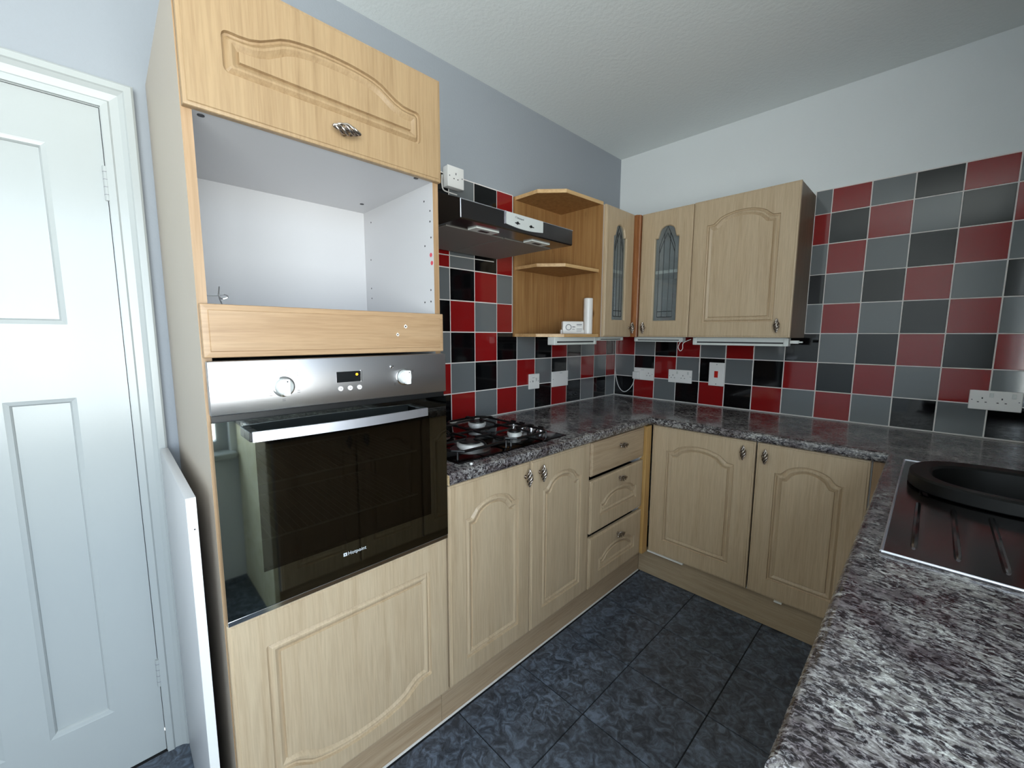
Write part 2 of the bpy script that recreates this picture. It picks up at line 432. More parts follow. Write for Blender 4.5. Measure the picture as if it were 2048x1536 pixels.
def front(bm, F, u0, u1, v0, v1, pan=None, T=.018, rc=.001, hole=False, border=.007):
    """a moulded cabinet front; pan = dict(l,r,b,t,h,...) of the routed panel"""
    pn = dict(pan or {}); flip = pn.get('flip', False)
    def rect(d, w_):
        return [F(u, v, w_) for u, v in contour(u0 + d, u1 - d, v0 + d, v1 - d, 0, .0012, flip=flip)]
    L = [rect(0, 0), rect(0, T - .0055), rect(.0012, T - .0030), rect(.004, T - .0022), rect(border, T - .0020), rect(border + .0016, T)]
    if not pan:
        rings(bm, L); return
    rcp = pn.pop('rc', .004)
    def pr(d, w_):
        q = dict(pn); q['l'] += d; q['r'] -= d; q['b'] += d; q['t'] -= d
        if q.get('flip'): pass
        return [F(u, v, w_) for u, v in contour(rc=max(.0012, rcp - d * .5) if rcp > .0012 else .0012, **q)]
    if hole:
        L += [pr(0, T), pr(.003, T - .001), pr(.007, T - .005), pr(.0075, 0)]
        vs = rings(bm, L, False, False)
        a, b = vs[0], vs[-1]; n = len(a)
        for i in range(n): bm.faces.new((a[i], b[i], b[(i + 1) % n], a[(i + 1) % n]))
    else:
        L += [pr(0, T), pr(.0014, T - .0075), pr(.0052, T - .0088), pr(.0095, T - .0045), pr(.0130, T - .0012), pr(.0175, T - .0014), pr(.0245, T - .0058), pr(.0285, T - .0084), pr(.0298, T - .0018)]
        rings(bm, L)

# twisted bow handle, built once: long axis z, outward +x
def handle_mesh():
    bm = B()
    cyl(bm, (0, 0, 0), 'x', .0075, .004, 14); lathe(bm, (.002, 0, 0), 'x', [(.0045, 0), (.004, .008), (.005, .014)], 12)
    n = 22; Lh = .031
    for s in range(5):
        P = []
        for k in range(n + 1):
            f = k / n; z = -Lh + 2 * Lh * f; r = .0018 + .0098 * math.sin(PI * f) ** 1.3
            a = 2 * PI * s / 5 + f * 1.5 * PI; P.append((.0235 + r * math.cos(a), r * math.sin(a), z))
        tube(bm, P, .0027, 6)
    for z in (-Lh, Lh): lathe(bm, (.0235, 0, z - .002), 'z', [(.001, -.0016), (.0034, 0), (.0038, .002), (.0034, .004), (.001, .0056)], 10)
    lathe(bm, (.0235, 0, -Lh * .8), 'z', [(.001, 0), (.0042, Lh * .8), (.001, Lh * 1.6)], 10)
    bmesh.ops.recalc_face_normals(bm, faces=bm.faces)
    me = bpy.data.meshes.new('handle'); bm.to_mesh(me); bm.free(); me.materials.append(PEWTER); smooth_by_angle(me, 60); return me
HM = handle_mesh()
def handle(parent, face, u, v, plane, horiz=False):
    o = bpy.data.objects.new('handle', HM); COL.objects.link(o)
    loc = Vector(FR[face](plane)(u, v, 0)); place(o, loc, parent)
    rz = {'+x': 0, '-y': -PI / 2, '-x': PI}[face]
    m_ = Matrix.Rotation(rz, 4, 'Z') @ (Matrix.Rotation(PI / 2, 4, 'X') if horiz else Matrix())
    o.rotation_euler = m_.to_euler(); o['label'] = 'twisted antique pewter bow handle'
    return o

# ------------------------------------------------------------------ oven tower
TY0, TY1, TX = -2.514, -1.922, .572          # door backs at TX, faces at .590
tower = thing('oven_tower_cabinet', (.3, -2.218, 0), 'tall light oak oven housing cabinet with an empty open niche above the oven', 'cabinet')
def side_panel(parent, y0, y1, inner_hi, z0, z1, outer=SIDE):
    bm = B(); fs = box(bm, .004, TX - .001, y0, y1, z0, z1)
    bmesh.ops.recalc_face_normals(bm, faces=bm.faces)
    for f in bm.faces:
        n = f.normal
        if n.x > .9: f.material_index = 1
        elif (n.y > .9) == inner_hi and abs(n.y) > .9: f.material_index = 2
    return obj('side_panel', bm, [outer, EDGE, WHITEM], parent, smooth=False)
side_panel(tower, TY0, TY0 + .018, True, 0, 2.04)
side_panel(tower, TY1 - .018, TY1, False, .150, 2.04)
pbox('back_panel', WHITEM, tower, .118, .124, TY0 + .018, TY1 - .018, .15, 2.02)
for nm, z0, z1 in (('top_panel', 2.022, 2.04), ('shelf', 1.7815, 1.7995), ('shelf', 1.383, 1.401), ('shelf', .680, .698), ('bottom_panel', .15, .168)):
    pbox(nm, WHITEM, tower, .124 if z0 > .2 else .125, TX - .003, TY0 + .018, TY1 - .018, z0, z1)
pbox('batten', EDGEW, tower, .50, .568, -2.06, TY1 - .001, 2.04, 2.0615, label='white batten lying on the cabinet top')
F = FR['+x'](TX)
bm = B(); front(bm, F, -2.512, -1.921, 1.779, 2.052, dict(l=-2.442, r=-1.988, b=1.862, t=1.942, h=.045, rc=.012, flat=.06, ogee=.5))
d = obj('door', bm, OAKT, tower, 'top flap door with a low arched panel', ang=11)
handle(d, '+x', -2.205, 1.822, .5905, True)
bm = B(); front(bm, F, -2.512, -1.922, 1.293, 1.404, border=.012)
rail = obj('fascia_rail', bm, OAKHT, tower, 'oak rail with horizontal grain and two chipped screw holes')
for (y, z, rr) in ((-2.0506, 1.3650, .0048), (-2.0755, 1.3425, .0042)):
    bm = B(); pr = [(.5899 + (.0006 if k % 2 else .0006), y + rr * (1 + .25 * math.sin(3 * k)) * math.cos(2 * PI * k / 12), z + rr * (1 + .3 * math.cos(2 * k)) * math.sin(2 * PI * k / 12)) for k in range(12)]
    rings(bm, [[(.5895, p[1], p[2]) for p in pr], pr]); obj('chipped_hole', bm, EDGEW, rail, 'white chipped rim of a screw hole')
    bm = B(); cyl(bm, (.5900, y, z), 'x', rr * .5, .0009, 10); obj('screw_hole', bm, DARKP, rail, 'dark screw hole')
bm = B(); front(bm, F, -2.512, -1.922, .158, .697, dict(l=-2.440, r=-1.988, b=.262, t=.612, h=.055, rc=.006, flat=.06, ogee=.35, flip=True))
obj('door', bm, OAK, tower, 'lower door with a panel that curves at its foot', ang=11)
bm = B()
for x, z in ((.5249, 1.737), (.5557, 1.704), (.5547, 1.674), (.5583, 1.628), (.5253, 1.608), (.18, 1.74), (.17, 1.611), (.166, 1.51), (.167, 1.474), (.553, 1.476), (.519, 1.441), (.552, 1.442)):
    cyl(bm, (x, TY1 - .0184, z), 'y', .0028, .0006, 10)
obj('pin_hole', bm, DARKP, tower, 'dark shelf pin holes', kind='stuff')
for x, z in ((.5566, 1.578), (.561, 1.5543)):
    bm = B(); cyl(bm, (x, TY1 - .0186, z), 'y', .0062, .0007, 14); obj('sticker', bm, mat('red_sticker', srgb(206, 70, 84), .5), tower, 'small round red sticker')
for x, y in ((.5508, -2.4786), (.5627, -1.9894), (.2286, -1.9941)):
    bm = B(); cyl(bm, (x, y, 1.7800), 'z', .0065, .0016, 12); obj('screw_cap', bm, DARKP, tower, 'dark screw head in the niche ceiling')
# wire hook left in the niche
bm = B(); tube(bm, spline([(.45, TY0 + .0178, 1.430), (.45, -2.462, 1.431), (.452, -2.444, 1.434), (.458, -2.439, 1.428), (.455, -2.452, 1.424), (.45, -2.456, 1.436)], 6), .0016, 6)
tube(bm, spline([(.45, -2.453, 1.452), (.450, -2.455, 1.432), (.452, -2.452, 1.416), (.455, -2.446, 1.402)], 6), .0016, 6)
tag(obj('wire_hook', bm, CHROME), 'bent metal wire hook at the left side of the empty niche', 'hook')

# ------------------------------------------------------------------ built-in oven
OX = .580
oven = thing('built_in_oven', (.35, -2.218, .70), 'stainless steel and black glass built-in electric oven under the open niche', 'oven')
oy0, oy1 = -2.510, -1.924
bm = B(); cells(bm, 'x', .15, OX - .002, [oy0 + .02, oy0 + .06, oy1 - .06, oy1 - .02], [.70, .76, 1.12, 1.28], lambda y, z: not (oy0 + .06 < y < oy1 - .06 and .76 < z < 1.12))
bm2 = B()
obj('oven_body', bm, BLACK, oven, smooth=False)
pbox('cavity_back', BLACK, oven, .14, .15, oy0 + .06, oy1 - .06, .76, 1.12)
for z in (.845, .985):
    bm = B()
    for k in range(26):
        y = oy0 + .075 + k * (oy1 - oy0 - .15) / 25; tube(bm, [(.20, y, z), (.53, y, z)], .0014, 5)
    for x in (.20, .53): tube(bm, [(x, oy0 + .065, z), (x, oy1 - .065, z)], .0028, 6)
    obj('oven_rack', bm, RING, oven, kind='stuff')
bm = B(); box(bm, OX - .004, .6005, oy0, oy1, 1.172, 1.2865, bev=.003)
cp = obj('control_panel', bm, STEEL, oven, 'brushed steel control panel')
pbox('vent_slot', BLACK, oven, OX - .004, .590, oy0 + .002, oy1 - .002, 1.158, 1.172)
bm = B(); cells(bm, 'x', OX, .598, [oy0, oy0 + .075, oy1 - .06, oy1], [.714, .80, 1.115, 1.158], lambda y, z: not (oy0 + .075 < y < oy1 - .06 and .80 < z < 1.115))
obj('door_frame', bm, OVG, oven, 'black glass door surround', smooth=False)
pbox('door_window', OVWIN, oven, .5945, .5979, oy0 + .075, oy1 - .06, .80, 1.115, label='dark see-through door window')
pbox('trim', CHROME, oven, OX - .004, .597, oy0, oy1, .7005, .7125, bev=.001, label='bright steel strip under the door')
# handle
n = 16; L1 = []
for k in range(n + 1):
    f = k / n; y = -2.448 + .430 * f; xo = .638 + .014 * math.sin(PI * f)
    L1.append([(xo, y, 1.1155), (xo + .006, y, 1.1155), (xo + .006, y, 1.1375), (xo, y, 1.1375)])
bm = B(); rings(bm, L1); oh = obj('door_handle', bm, ALU, oven, 'slightly bowed flat silver handle')
for y in (-2.444, -2.022): pbox('handle_bracket', BLACK, oven, .597, .640, y - .009, y + .009, 1.116, 1.137, bev=.002)
# knobs
for y, z in ((-2.371, 1.224), (-2.066, 1.226)):
    bm = B(); lathe(bm, (.6003, y, z), 'x', [(.0235, 0), (.0235, .0012), (.0215, .002)], 28)
    kb = obj('knob', bm, CHROME, oven, 'round control knob with a raised grip bar')
    bm = B(); lathe(bm, (.602, y, z), 'x', [(.0195, 0), (.0185, .010), (.016, .0125)], 28); obj('knob_body', bm, PLASTG, kb)
    bm = B(); box(bm, .613, .630, y - .0065, y + .0065, z - .019, z + .019, bev=.003); obj('grip', bm, PLAST, kb)
    bm = B(); cyl(bm, (.6297, y, z + .0135), 'x', .0016, .0008, 8); obj('pointer_dot', bm, DARKP, kb)
pbox('display', mat('display_glass', srgb(20, 21, 23), .08), oven, .6002, .6016, -2.2515, -2.190, 1.2235, 1.2500, label='small dark clock display')
pbox('display_bezel', CHROME, oven, .6002, .6030, -2.190, -2.1865, 1.2225, 1.2510)
bm = B(); cyl(bm, (.6014, -2.2005, 1.2415), 'x', .0032, .0012, 10); obj('indicator', bm, AMBER, oven, 'lit amber indicator in the display')
for y in (-2.2425, -2.2185, -2.194):
    bm = B(); lathe(bm, (.6003, y, 1.2078 + (y + 2.2185) * .0), 'x', [(.0062, 0), (.006, .0022), (.0045, .0034)], 16); bt = obj('button', bm, PLAST, oven)
    pbox('button_print', GREYP, bt, .6036, .6041, y - .0022, y + .0022, 1.2068, 1.2086)
bm = B(); lathe(bm, (.6003, -2.1024, 1.2562), 'x', [(.0046, 0), (.0046, .0016), (.003, .0022)], 14); obj('thermostat_lamp', bm, CHROME, oven, 'small round thermostat light')
bm = B()   # printed dial symbols around the left knob
def sym(y, z, ww, hh):
    box(bm, .6004, .6009, y - ww, y + ww, z + hh, z + hh + .0007); box(bm, .6004, .6009, y - ww, y + ww, z - hh - .0007, z - hh)
sym(-2.403, 1.237, .004, .003); sym(-2.366, 1.2575, .004, .003); sym(-2.343, 1.2505, .004, .0025); sym(-2.372, 1.1935, .0035, .0015)
sym(-2.340, 1.2105, .003, .002); sym(-2.398, 1.208, .003, .002); sym(-2.038, 1.241, .0025, .001); sym(-2.094, 1.207, .0025, .001)
obj('dial_symbols', bm, DARKP, oven, kind='stuff')

def text(name, s, size, m, parent, face, u, v, plane, ext=.0003, align='LEFT'):
    cu = bpy.data.curves.new(name, 'FONT'); cu.body = s; cu.size = size; cu.extrude = ext; cu.align_x = align; cu.resolution_u = 3
    tmp = bpy.data.objects.new(name, cu); COL.objects.link(tmp); bpy.context.view_layer.update()
    dg = bpy.context.evaluated_depsgraph_get(); me = bpy.data.meshes.new_from_object(tmp.evaluated_get(dg)); bpy.data.objects.remove(tmp)
    me.materials.clear(); me.materials.append(m)
    o = bpy.data.objects.new(name, me); COL.objects.link(o); place(o, FR[face](plane)(u, v, 0), parent)
    o.rotation_euler = {'+x': (PI / 2, 0, PI / 2), '-y': (PI / 2, 0, 0), '-x': (PI / 2, 0, -PI / 2)}[face]
    return o
bm = B(); cells(bm, 'x', .5979, .5985, [-2.2540, -2.2505, -2.2480, -2.2445], [.7665, .7690, .7725, .7755], lambda y, z: not (-2.2505 < y < -2.248 and .7690 < z < .7725))
obj('emblem', bm, LOGOP, oven, 'small silver square emblem', smooth=False)
text('lettering', 'Hotpoint', .0135, LOGOP, oven, '+x', -2.2425, .7665, .5983)

# ------------------------------------------------------------------ hob cabinet, drawer unit, post
def base_unit(name, face, plane_c, u0, u1, label, group=None, depth=.55):
    """carcass of a base unit: sides, floor and back"""
    F = FR[face](plane_c)
    c = F((u0 + u1) / 2, .15, -.27); t = thing(name, (c[0], c[1], .15), label, 'cabinet', group)
    def bx(nm, ua, ub, va, vb, wa, wb, m=WHITEM):
        p, q = F(ua, va, wa), F(ub, vb, wb)
        return pbox(nm, m, t, min(p[0], q[0]), max(p[0], q[0]), min(p[1], q[1]), max(p[1], q[1]), min(p[2], q[2]), max(p[2], q[2]))
    bx('side_panel', u0, u0 + .016, .152, .866, -depth, -.001); bx('side_panel', u1 - .016, u1, .152, .866, -depth, -.001)
    bx('bottom_panel', u0 + .016, u1 - .016, .152, .168, -depth, -.001); bx('back_panel', u0 + .016, u1 - .016, .168, .866, -depth, -depth + .006)
    bx('top_rail', u0 + .016, u1 - .016, .850, .866, -.08, -.001)
    return t, bx
hobc, bx = base_unit('base_cabinet', '+x', TX, -1.918, -1.140, 'light oak double-door base cabinet under the gas hob, next to the oven housing')
F = FR['+x'](TX)
for (a, b, hy) in ((-1.915, -1.532, -1.562), (-1.527, -1.140, -1.482)):
    bm = B(); front(bm, F, a, b, .158, .864, dict(l=a + .068, r=b - .062, b=.228, t=.735, h=.050, rc=.0012, flat=.10, ogee=.30))
    d = obj('door', bm, OAK, hobc, ang=11); handle(d, '+x', hy, .812, .5905)
dru, bx = base_unit('drawer_unit', '+x', TX, -1.136, -.648, 'light oak three-drawer base unit beside the inner corner, drawers slightly open')
for z0, z1, pan, hz in ((.704, .862, None, .812), (.429, .684, dict(l=-1.055, r=-.718, b=.497, t=.565, h=.042, rc=.0012, flat=.05, ogee=.3), .647), (.158, .409, dict(l=-1.055, r=-.718, b=.222, t=.285, h=.042, rc=.0012, flat=.05, ogee=.3), .357)):
    Fd = FR['+x'](TX + .004)
    bm = B(); front(bm, Fd, -1.132, -.652, z0, z1, pan)
    d = obj('drawer', bm, OAKH if pan is None else OAK, dru, 'plain shallow top drawer' if pan is None else 'deep drawer with an arched panel', ang=11)
    handle(d, '+x', -.892, hz, .5945, True)
    bm = B(); cells(bm, 'z', z0 + .004, z1 - .022, [.12, .132, TX - .010, TX + .003], [-1.119, -1.107, -.677, -.665], lambda a, b: not (.132 < a < TX - .010 and -1.107 < b < -.677)); obj('drawer_box', bm, BLACK, d, smooth=False)  # box coloured black to paint in the shade seen through the drawer gaps
    if z0 > .16: pbox('runner', EDGEW, d, .40, TX + .012, -.672, -.655, z0 - .008, z0 - .001, label='white runner end showing in the gap')
post = pbox('corner_post', POST, dru, .540, .6045, -.644, -.594, .152, .865, bev=.002, label='knotty pine post filling the inner corner')

bcab, bx = base_unit('base_cabinet', '-y', -TX, .604, 1.502, 'light oak double-door base cabinet along the back wall, right of the inner corner', depth=.55)
F = FR['-y'](-TX)
for (a, b, hx, l, r) in ((.608, 1.102, 1.058, .689, 1.018), (1.108, 1.498, 1.146, 1.183, 1.425)):
    bm = B(); front(bm, F, a, b, .158, .866, dict(l=l, r=r, b=.243, t=.742, h=.050, rc=.0012, flat=.10, ogee=.30))
    d = obj('door', bm, OAK, bcab, ang=11); handle(d, '-y', hx, .812, -.5905)
pbox('hinge_strip', EDGEW, bcab, .608, .805, -.5935, -.573, .1512, .1572, label='white strip showing under the door')
pbox('hinge_strip', EDGEW, bcab, 1.22, 1.25, -.5935, -.573, .1512, .1572, label='white strip showing under the door')
filler = tag(pbox('filler_panel', EDGE, None, 1.504, 1.566, -.588, -.570, .152, .866), 'narrow oak filler panel between the back cabinets and the sink run', 'panel')

# peninsula units (sink run), facing the hob run
for (a, b, lb) in ((.64, 1.40, 'light oak double-door sink base cabinet under the right-hand worktop, nearer the corner'), (1.403, 2.163, 'light oak double-door base cabinet at the open end of the right-hand worktop')):
    t, bx = base_unit('base_cabinet', '-x', 1.596, a, b, lb)
    F = FR['-x'](1.596)
    mid = (a + b) / 2
    for p, q, hu in ((a + .004, mid - .003, mid - .045), (mid + .003, b - .004, mid + .045)):
        bm = B(); front(bm, F, p, q, .158, .866, dict(l=p + .068, r=q - .068, b=.243, t=.742, h=.050, rc=.0012, flat=.10, ogee=.30))
        d = obj('door', bm, OAK, t, ang=11); handle(d, '-x', hu, .812, 1.5775)
tag(pbox('end_panel', CREAM, None, 1.60, 2.17, -2.185, -2.166, .0, .866), 'cream end panel closing the open end of the right-hand worktop', 'panel')
pl = pbox('plinth', OAKH, None, .522, .540, -1.920, -.5605, .003, .148); tag(pl, 'long oak plinth board under the hob cabinets and drawers', 'plinth')
pl = pbox('plinth', OAKHX, None, .541, 1.625, -.560, -.542, .003, .148); tag(pl, 'oak plinth board under the back wall cabinets', 'plinth')
pl = pbox('plinth', OAKH, None, 1.626, 1.644, -2.164, -.5605, .003, .148); tag(pl, 'oak plinth board under the sink run', 'plinth')
pl = pbox('plinth', OAKH, None, .522, .540, -2.494, -1.9215, .003, .148); tag(pl, 'short oak plinth board under the oven housing', 'plinth')
bm = B(); tube(bm, [(.5435, -2.49, .004), (.5435, -.566, .004)], .0038, 6); struct(obj('trim_4', bm, SEAL))

# ------------------------------------------------------------------ worktop (one continuous U)
WF = .606
bm = B()
HX0, HX1, HY0, HY1 = .10, .50, -1.78, -1.34
SX0, SX1, SY0, SY1 = 1.63, 2.04, -1.12, -.76
ux = sorted([.001, HX0, HX1, WF, 1.543, SX0, SX1, RW - .001]); vy = sorted([-.001, -WF, HY0, HY1, -1.919, SY0, SY1, -2.196])
def kp(u, v):
    if not (u < WF or v > -WF or u > 1.543): return False
    if u < WF and v < -1.919: return False
    if HX0 < u < HX1 and HY0 < v < HY1: return False
    if SX0 < u < SX1 and SY0 < v < SY1: return False
    return True
cells(bm, 'z', .868, .910, ux, vy, kp)
bmesh.ops.recalc_face_normals(bm, faces=bm.faces)
def onfront(e):
    a, b = e.verts[0].co, e.verts[1].co
    if abs(a.z - b.z) > 1e-6: return False
    f = lambda p: (abs(p.x - WF) < 1e-5 and p.y < -WF + 1e-5) or (abs(p.y + WF) < 1e-5 and WF - 1e-5 < p.x < 1.543 + 1e-5) or (abs(p.x - 1.543) < 1e-5 and p.y < -WF + 1e-5) or (abs(p.y + 2.196) < 1e-5)
    m_ = (a + b) / 2
    return f(a) and f(b) and f(m_) and len(e.link_faces) == 2 and abs(e.link_faces[0].normal.dot(e.link_faces[1].normal)) < .5
bmesh.ops.bevel(bm, geom=[e for e in bm.edges if onfront(e)], offset=.0145, segments=5, affect='EDGES', profile=.5)
wt = tag(obj('worktop', bm, WORK), 'continuous speckled grey and black laminate worktop running around three sides', 'worktop')
pbox('end_cap', CHIP, wt, .585, .6035, -1.9213, -1.9192, .872, .905, label='raw chipboard end beside the oven housing')

# ------------------------------------------------------------------ gas hob
hob = thing('gas_hob', (.31, -1.55, .91), 'black and steel four-burner gas hob with iron pan supports set in the worktop', 'hob')
bm = B(); box(bm, .065, .548, -1.842, -1.262, .9103, .9165, bev=.0025)
obj('hob_plate', bm, STEELD, hob)
pbox('hob_tray', BLACK, hob, HX0 + .01, HX1 - .01, HY0 + .01, HY1 - .01, .875, .9102)
BN = ((.435, -1.700, .044), (.432, -1.462, .027), (.175, -1.452, .036), (.205, -1.700, .036))
for bx_, by_, r in BN:
    bm = B(); lathe(bm, (bx_, by_, .9165), 'z', [(r * 1.75, 0), (r * 1.7, .002), (r * 1.35, .0045), (r * 1.25, .005)], 32)
    bu = obj('burner', bm, BURN, hob, 'gas burner with silver ring and black cap')
    bm = B(); lathe(bm, (bx_, by_, .9212), 'z', [(r * 1.02, 0), (r * 1.02, .005), (r * 1.16, .007), (r * 1.16, .019), (r * 1.0, .021)], 32)
    obj('flame_ring', bm, RING, bu)
    bm = B(); lathe(bm, (bx_, by_, .9422), 'z', [(r * .96, 0), (r * 1.0, .002), (r * .95, .0055), (r * .5, .007)], 32); obj('burner_cap', bm, IRON, bu)
    bm = B(); cyl(bm, (bx_ - r * .4, by_ + r * 1.42, .9205), 'z', .003, .014, 8); obj('igniter', bm, PLAST, bu)
def grate(y0, y1, bs):
    bm = B(); x0, x1, z = .088, .528, .9560; R_ = .0052
    c = .03
    P = [(x0 + c, y0), (x1 - c, y0), (x1, y0 + c), (x1, y1 - c), (x1 - c, y1), (x0 + c, y1), (x0, y1 - c), (x0, y0 + c), (x0 + c, y0)]
    tube(bm, [(a, b, z - .012) for a, b in P], R_, 6)
    ym = (y0 + y1) / 2; xm = (x0 + x1) / 2
    tube(bm, [(xm, y0, z - .012), (xm, y1, z - .012)], R_, 6)
    for (bx_, by_, r) in bs:
        for ex, ey in ((bx_, y0), (bx_, y1), ((x1 if bx_ > xm else x0), by_), (xm, by_)):
            dv = Vector((bx_ - ex, by_ - ey, 0)); ln = dv.length; dv.normalize(); s = Vector((ex, ey, 0)); e2 = s + dv * (ln - r * .55)
            tube(bm, spline([(s.x, s.y, z - .012), (s.x + dv.x * .012, s.y + dv.y * .012, z - .002), (s.x + dv.x * .03, s.y + dv.y * .03, z), (e2.x, e2.y, z + .001)], 3), .0048, 6)
    for a, b in ((x0 + .01, y0 + .01), (x1 - .01, y0 + .01), (x1 - .01, y1 - .01), (x0 + .01, y1 - .01)): tube(bm, [(a, b, .9165), (a, b, z - .012)], .004, 6)
    return obj('pan_support', bm, IRON, hob, 'black iron pan support')
grate(-1.832, -1.583, (BN[0], BN[3])); grate(-1.577, -1.352, (BN[1], BN[2]))
for xk in (.262, .320, .378, .436):
    bm = B(); lathe(bm, (xk, -1.302, .9165), 'z', [(.021, 0), (.021, .0015), (.019, .003)], 24); kb = obj('control_knob', bm, CHROME, hob, 'silver hob control knob')
    bm = B(); lathe(bm, (xk, -1.302, .9195), 'z', [(.0165, 0), (.0155, .013), (.0135, .015)], 24); obj('knob_body', bm, STEEL, kb)
    bm = B(); box(bm, xk - .015, xk + .015, -1.3065, -1.2975, .9343, .9415, bev=.002); obj('grip', bm, IRON, kb)
bm = B(); lathe(bm, (.572, -1.806, .9095), 'z', [(.0052, 0), (.0055, .003), (.003, .006)], 14)
tag(obj('screw_cap', bm, PLAST), 'tiny white plastic screw cap on the worktop in front of the hob', 'cap')

# ------------------------------------------------------------------ sink and bowl
sink = thing('sink', (1.83, -1.13, .91), 'inset stainless steel sink with grooved drainer in the right-hand worktop', 'sink')
bm = B(); cells(bm, 'z', .9103, .9145, [1.588, SX0 + .005, SX1 - .005, 2.095], [-1.576, SY0 + .005, SY1 - .005, -.690], lambda a, b: not (SX0 < a < SX1 and SY0 < b < SY1))
obj('sink_deck', bm, SINKST, sink, smooth=False)
bm = B()
for loop in ([(1.590, -1.574), (2.093, -1.574), (2.093, -.692), (1.590, -.692), (1.590, -1.574)],): tube(bm, [(a, b, .9142) for a, b in loop], .0028, 8)
obj('rim', bm, ALU, sink, 'bright rolled rim')
for k in range(7):
    xg = 1.635 + k * .062
    bm = B(); tube(bm, [(xg, -1.515, .9143), (xg, -1.500, .9160), (xg, -1.20, .9160), (xg, -1.185, .9143)], [.003, .0055, .0055, .003], 8)
    obj('drainer_rib', bm, SINKST, sink)
bm = B()
x0, x1, y0, y1 = SX0 + .006, SX1 - .006, SY0 + .006, SY1 - .006
def rr(d, z, rc=.06):
    return [(u, v, z) for u, v in contour(x0 + d, x1 - d, y0 + d, y1 - d, 0, max(.002, rc - d * .3), nt=8)]
vs = rings(bm, [rr(0, .9105), rr(.004, .90), rr(.012, .78), rr(.04, .762)], False, True)
obj('sink_basin', bm, SINKST, sink)
bowl_c = (1.832, -.952); 
def sup(a, b, z, n=2.5, seg=48):
    out = []
    for i in range(seg):
        t = 2 * PI * i / seg; c_, s_ = math.cos(t), math.sin(t)
        out.append((bowl_c[0] + a * abs(c_) ** (2 / n) * (1 if c_ >= 0 else -1), bowl_c[1] + b * abs(s_) ** (2 / n) * (1 if s_ >= 0 else -1), z))
    return out
bm = B()
rings(bm, [sup(.150, .125, .774), sup(.188, .155, .9135), sup(.190, .157, .916), sup(.222, .187, .916), sup(.226, .191, .920), sup(.224, .189, .948), sup(.218, .183, .953), sup(.182, .148, .950), sup(.176, .142, .944), sup(.145, .118, .786)])
tag(obj('washing_up_bowl', bm, MATTB), 'black oval plastic washing-up bowl with a broad rim sitting in the sink', 'bowl')

# ------------------------------------------------------------------ cooker hood
hood = thing('cooker_hood', (.25, -1.49, 1.728), 'dark steel visor cooker hood on the tiled wall above the hob', 'extractor hood')
bm = B(); prof = [(.004, 1.729), (.498, 1.724), (.502, 1.728), (.502, 1.785), (.498, 1.789), (.29, 1.866), (.004, 1.866)]
rings(bm, [[(a, y, z) for a, z in prof] for y in (-1.785, -1.188)])
obj('hood_body', bm, HOODST, hood, smooth=False)
bm = B(); tube(bm, [(.502, -1.786, 1.7865), (.502, -1.186, 1.7865)], .0016, 6); tube(bm, [(.502, -1.786, 1.7865), (.503, -1.786, 1.7265)], .0018, 6)
obj('edge_trim', bm, ALU, hood, 'thin bright edge strip')
for y0, y1 in ((-1.768, -1.492), (-1.484, -1.205)):
    pbox('grease_filter', HOODF, hood, .045, .395, y0, y1, 1.7215, 1.7285, bev=.001, label='fine mesh grease filter')
for yc in (-1.625, -1.335):
    lp = pbox('lamp_cover', LAMPW, hood, .405, .455, yc - .055, yc + .055, 1.7200, 1.7268, bev=.001, label='small rectangular lamp cover')
    pbox('lamp_slot', DARKP, lp, .421, .439, yc - .022, yc + .022, 1.7190, 1.7205)
# control plate with a bowed lower edge
n = 14; loop = [(-1.583, 1.7870), (-1.380, 1.7870)] + [(-1.380 - .203 * k / n, 1.7440 - .0075 * math.sin(PI * k / n)) for k in range(n + 1)]
bm = B(); rings(bm, [[(.5022, y, z) for y, z in loop[::-1]], [(.5050, y, z) for y, z in loop[::-1]]])
cpz = obj('control_plate', bm, PLASTG, hood, 'silver control plate with two sliders', smooth=False)
pbox('plate_edge', ALU, hood, .5022, .5062, -1.5855, -1.583, 1.7435, 1.7875)
for yc in (-1.524, -1.447):
    s_ = pbox('slider_slot', BLACK, cpz, .5050, .5058, yc - .013, yc + .013, 1.7525, 1.7560)
    bm = B(); cyl(bm, (.5058, yc + (-.002 if yc < -1.5 else -.006), 1.7543), 'x', .0052, .004, 12); obj('slider_knob', bm, BLACK, cpz)
text('lettering', 'Whirlpool', .0085, DARKP, hood, '+x', -1.526, 1.7700, .5053)
bm = B(); tube(bm, [(.5053, -1.531 + .005 * math.cos(a / 8 * 2 * PI), 1.775 + .003 * math.sin(a / 8 * 2 * PI)) for a in range(8)], .0005, 5); obj('emblem', bm, DARKP, hood, 'small swirl emblem')
bm = B(); tube(bm, [(.0055, -1.845, 1.7065), (.0055, -1.194, 1.7150)], .0024, 6)
struct(obj('trim_5', bm, SEAL))

# ------------------------------------------------------------------ wall units
def poly_panel(name, pts, z0, z1, m, parent, edge=None, label=None):
    bm = B(); rings(bm, [[(a, b, z0) for a, b in pts], [(a, b, z1) for a, b in pts]])
    if edge:
        bmesh.ops.recalc_face_normals(bm, faces=bm.faces)
        for f in bm.faces:
            if abs(f.normal.z) < .5: f.material_index = 1
    return obj(name, bm, [m, edge] if edge else m, parent, label, smooth=False)
ZB, ZT = 1.333, 2.066
shu = thing('open_shelf_unit', (.15, -.86, ZB), 'open pine end shelf unit with angled shelves between the hood and glass cabinet', 'shelf unit')
pbox('back_panel', PINE, shu, .0035, .015, -1.0535, -.652, ZB, ZT)
side = pbox('side_panel', PINE, shu, .015, .300, -.668, -.652, ZB, ZT - .018)
SP = [(.0155, -1.050), (.172, -1.050), (.280, -.952), (.298, -.668), (.0155, -.668)]
poly_panel('shelf', SP, ZB, ZB + .016, PINE, shu, PINELT)
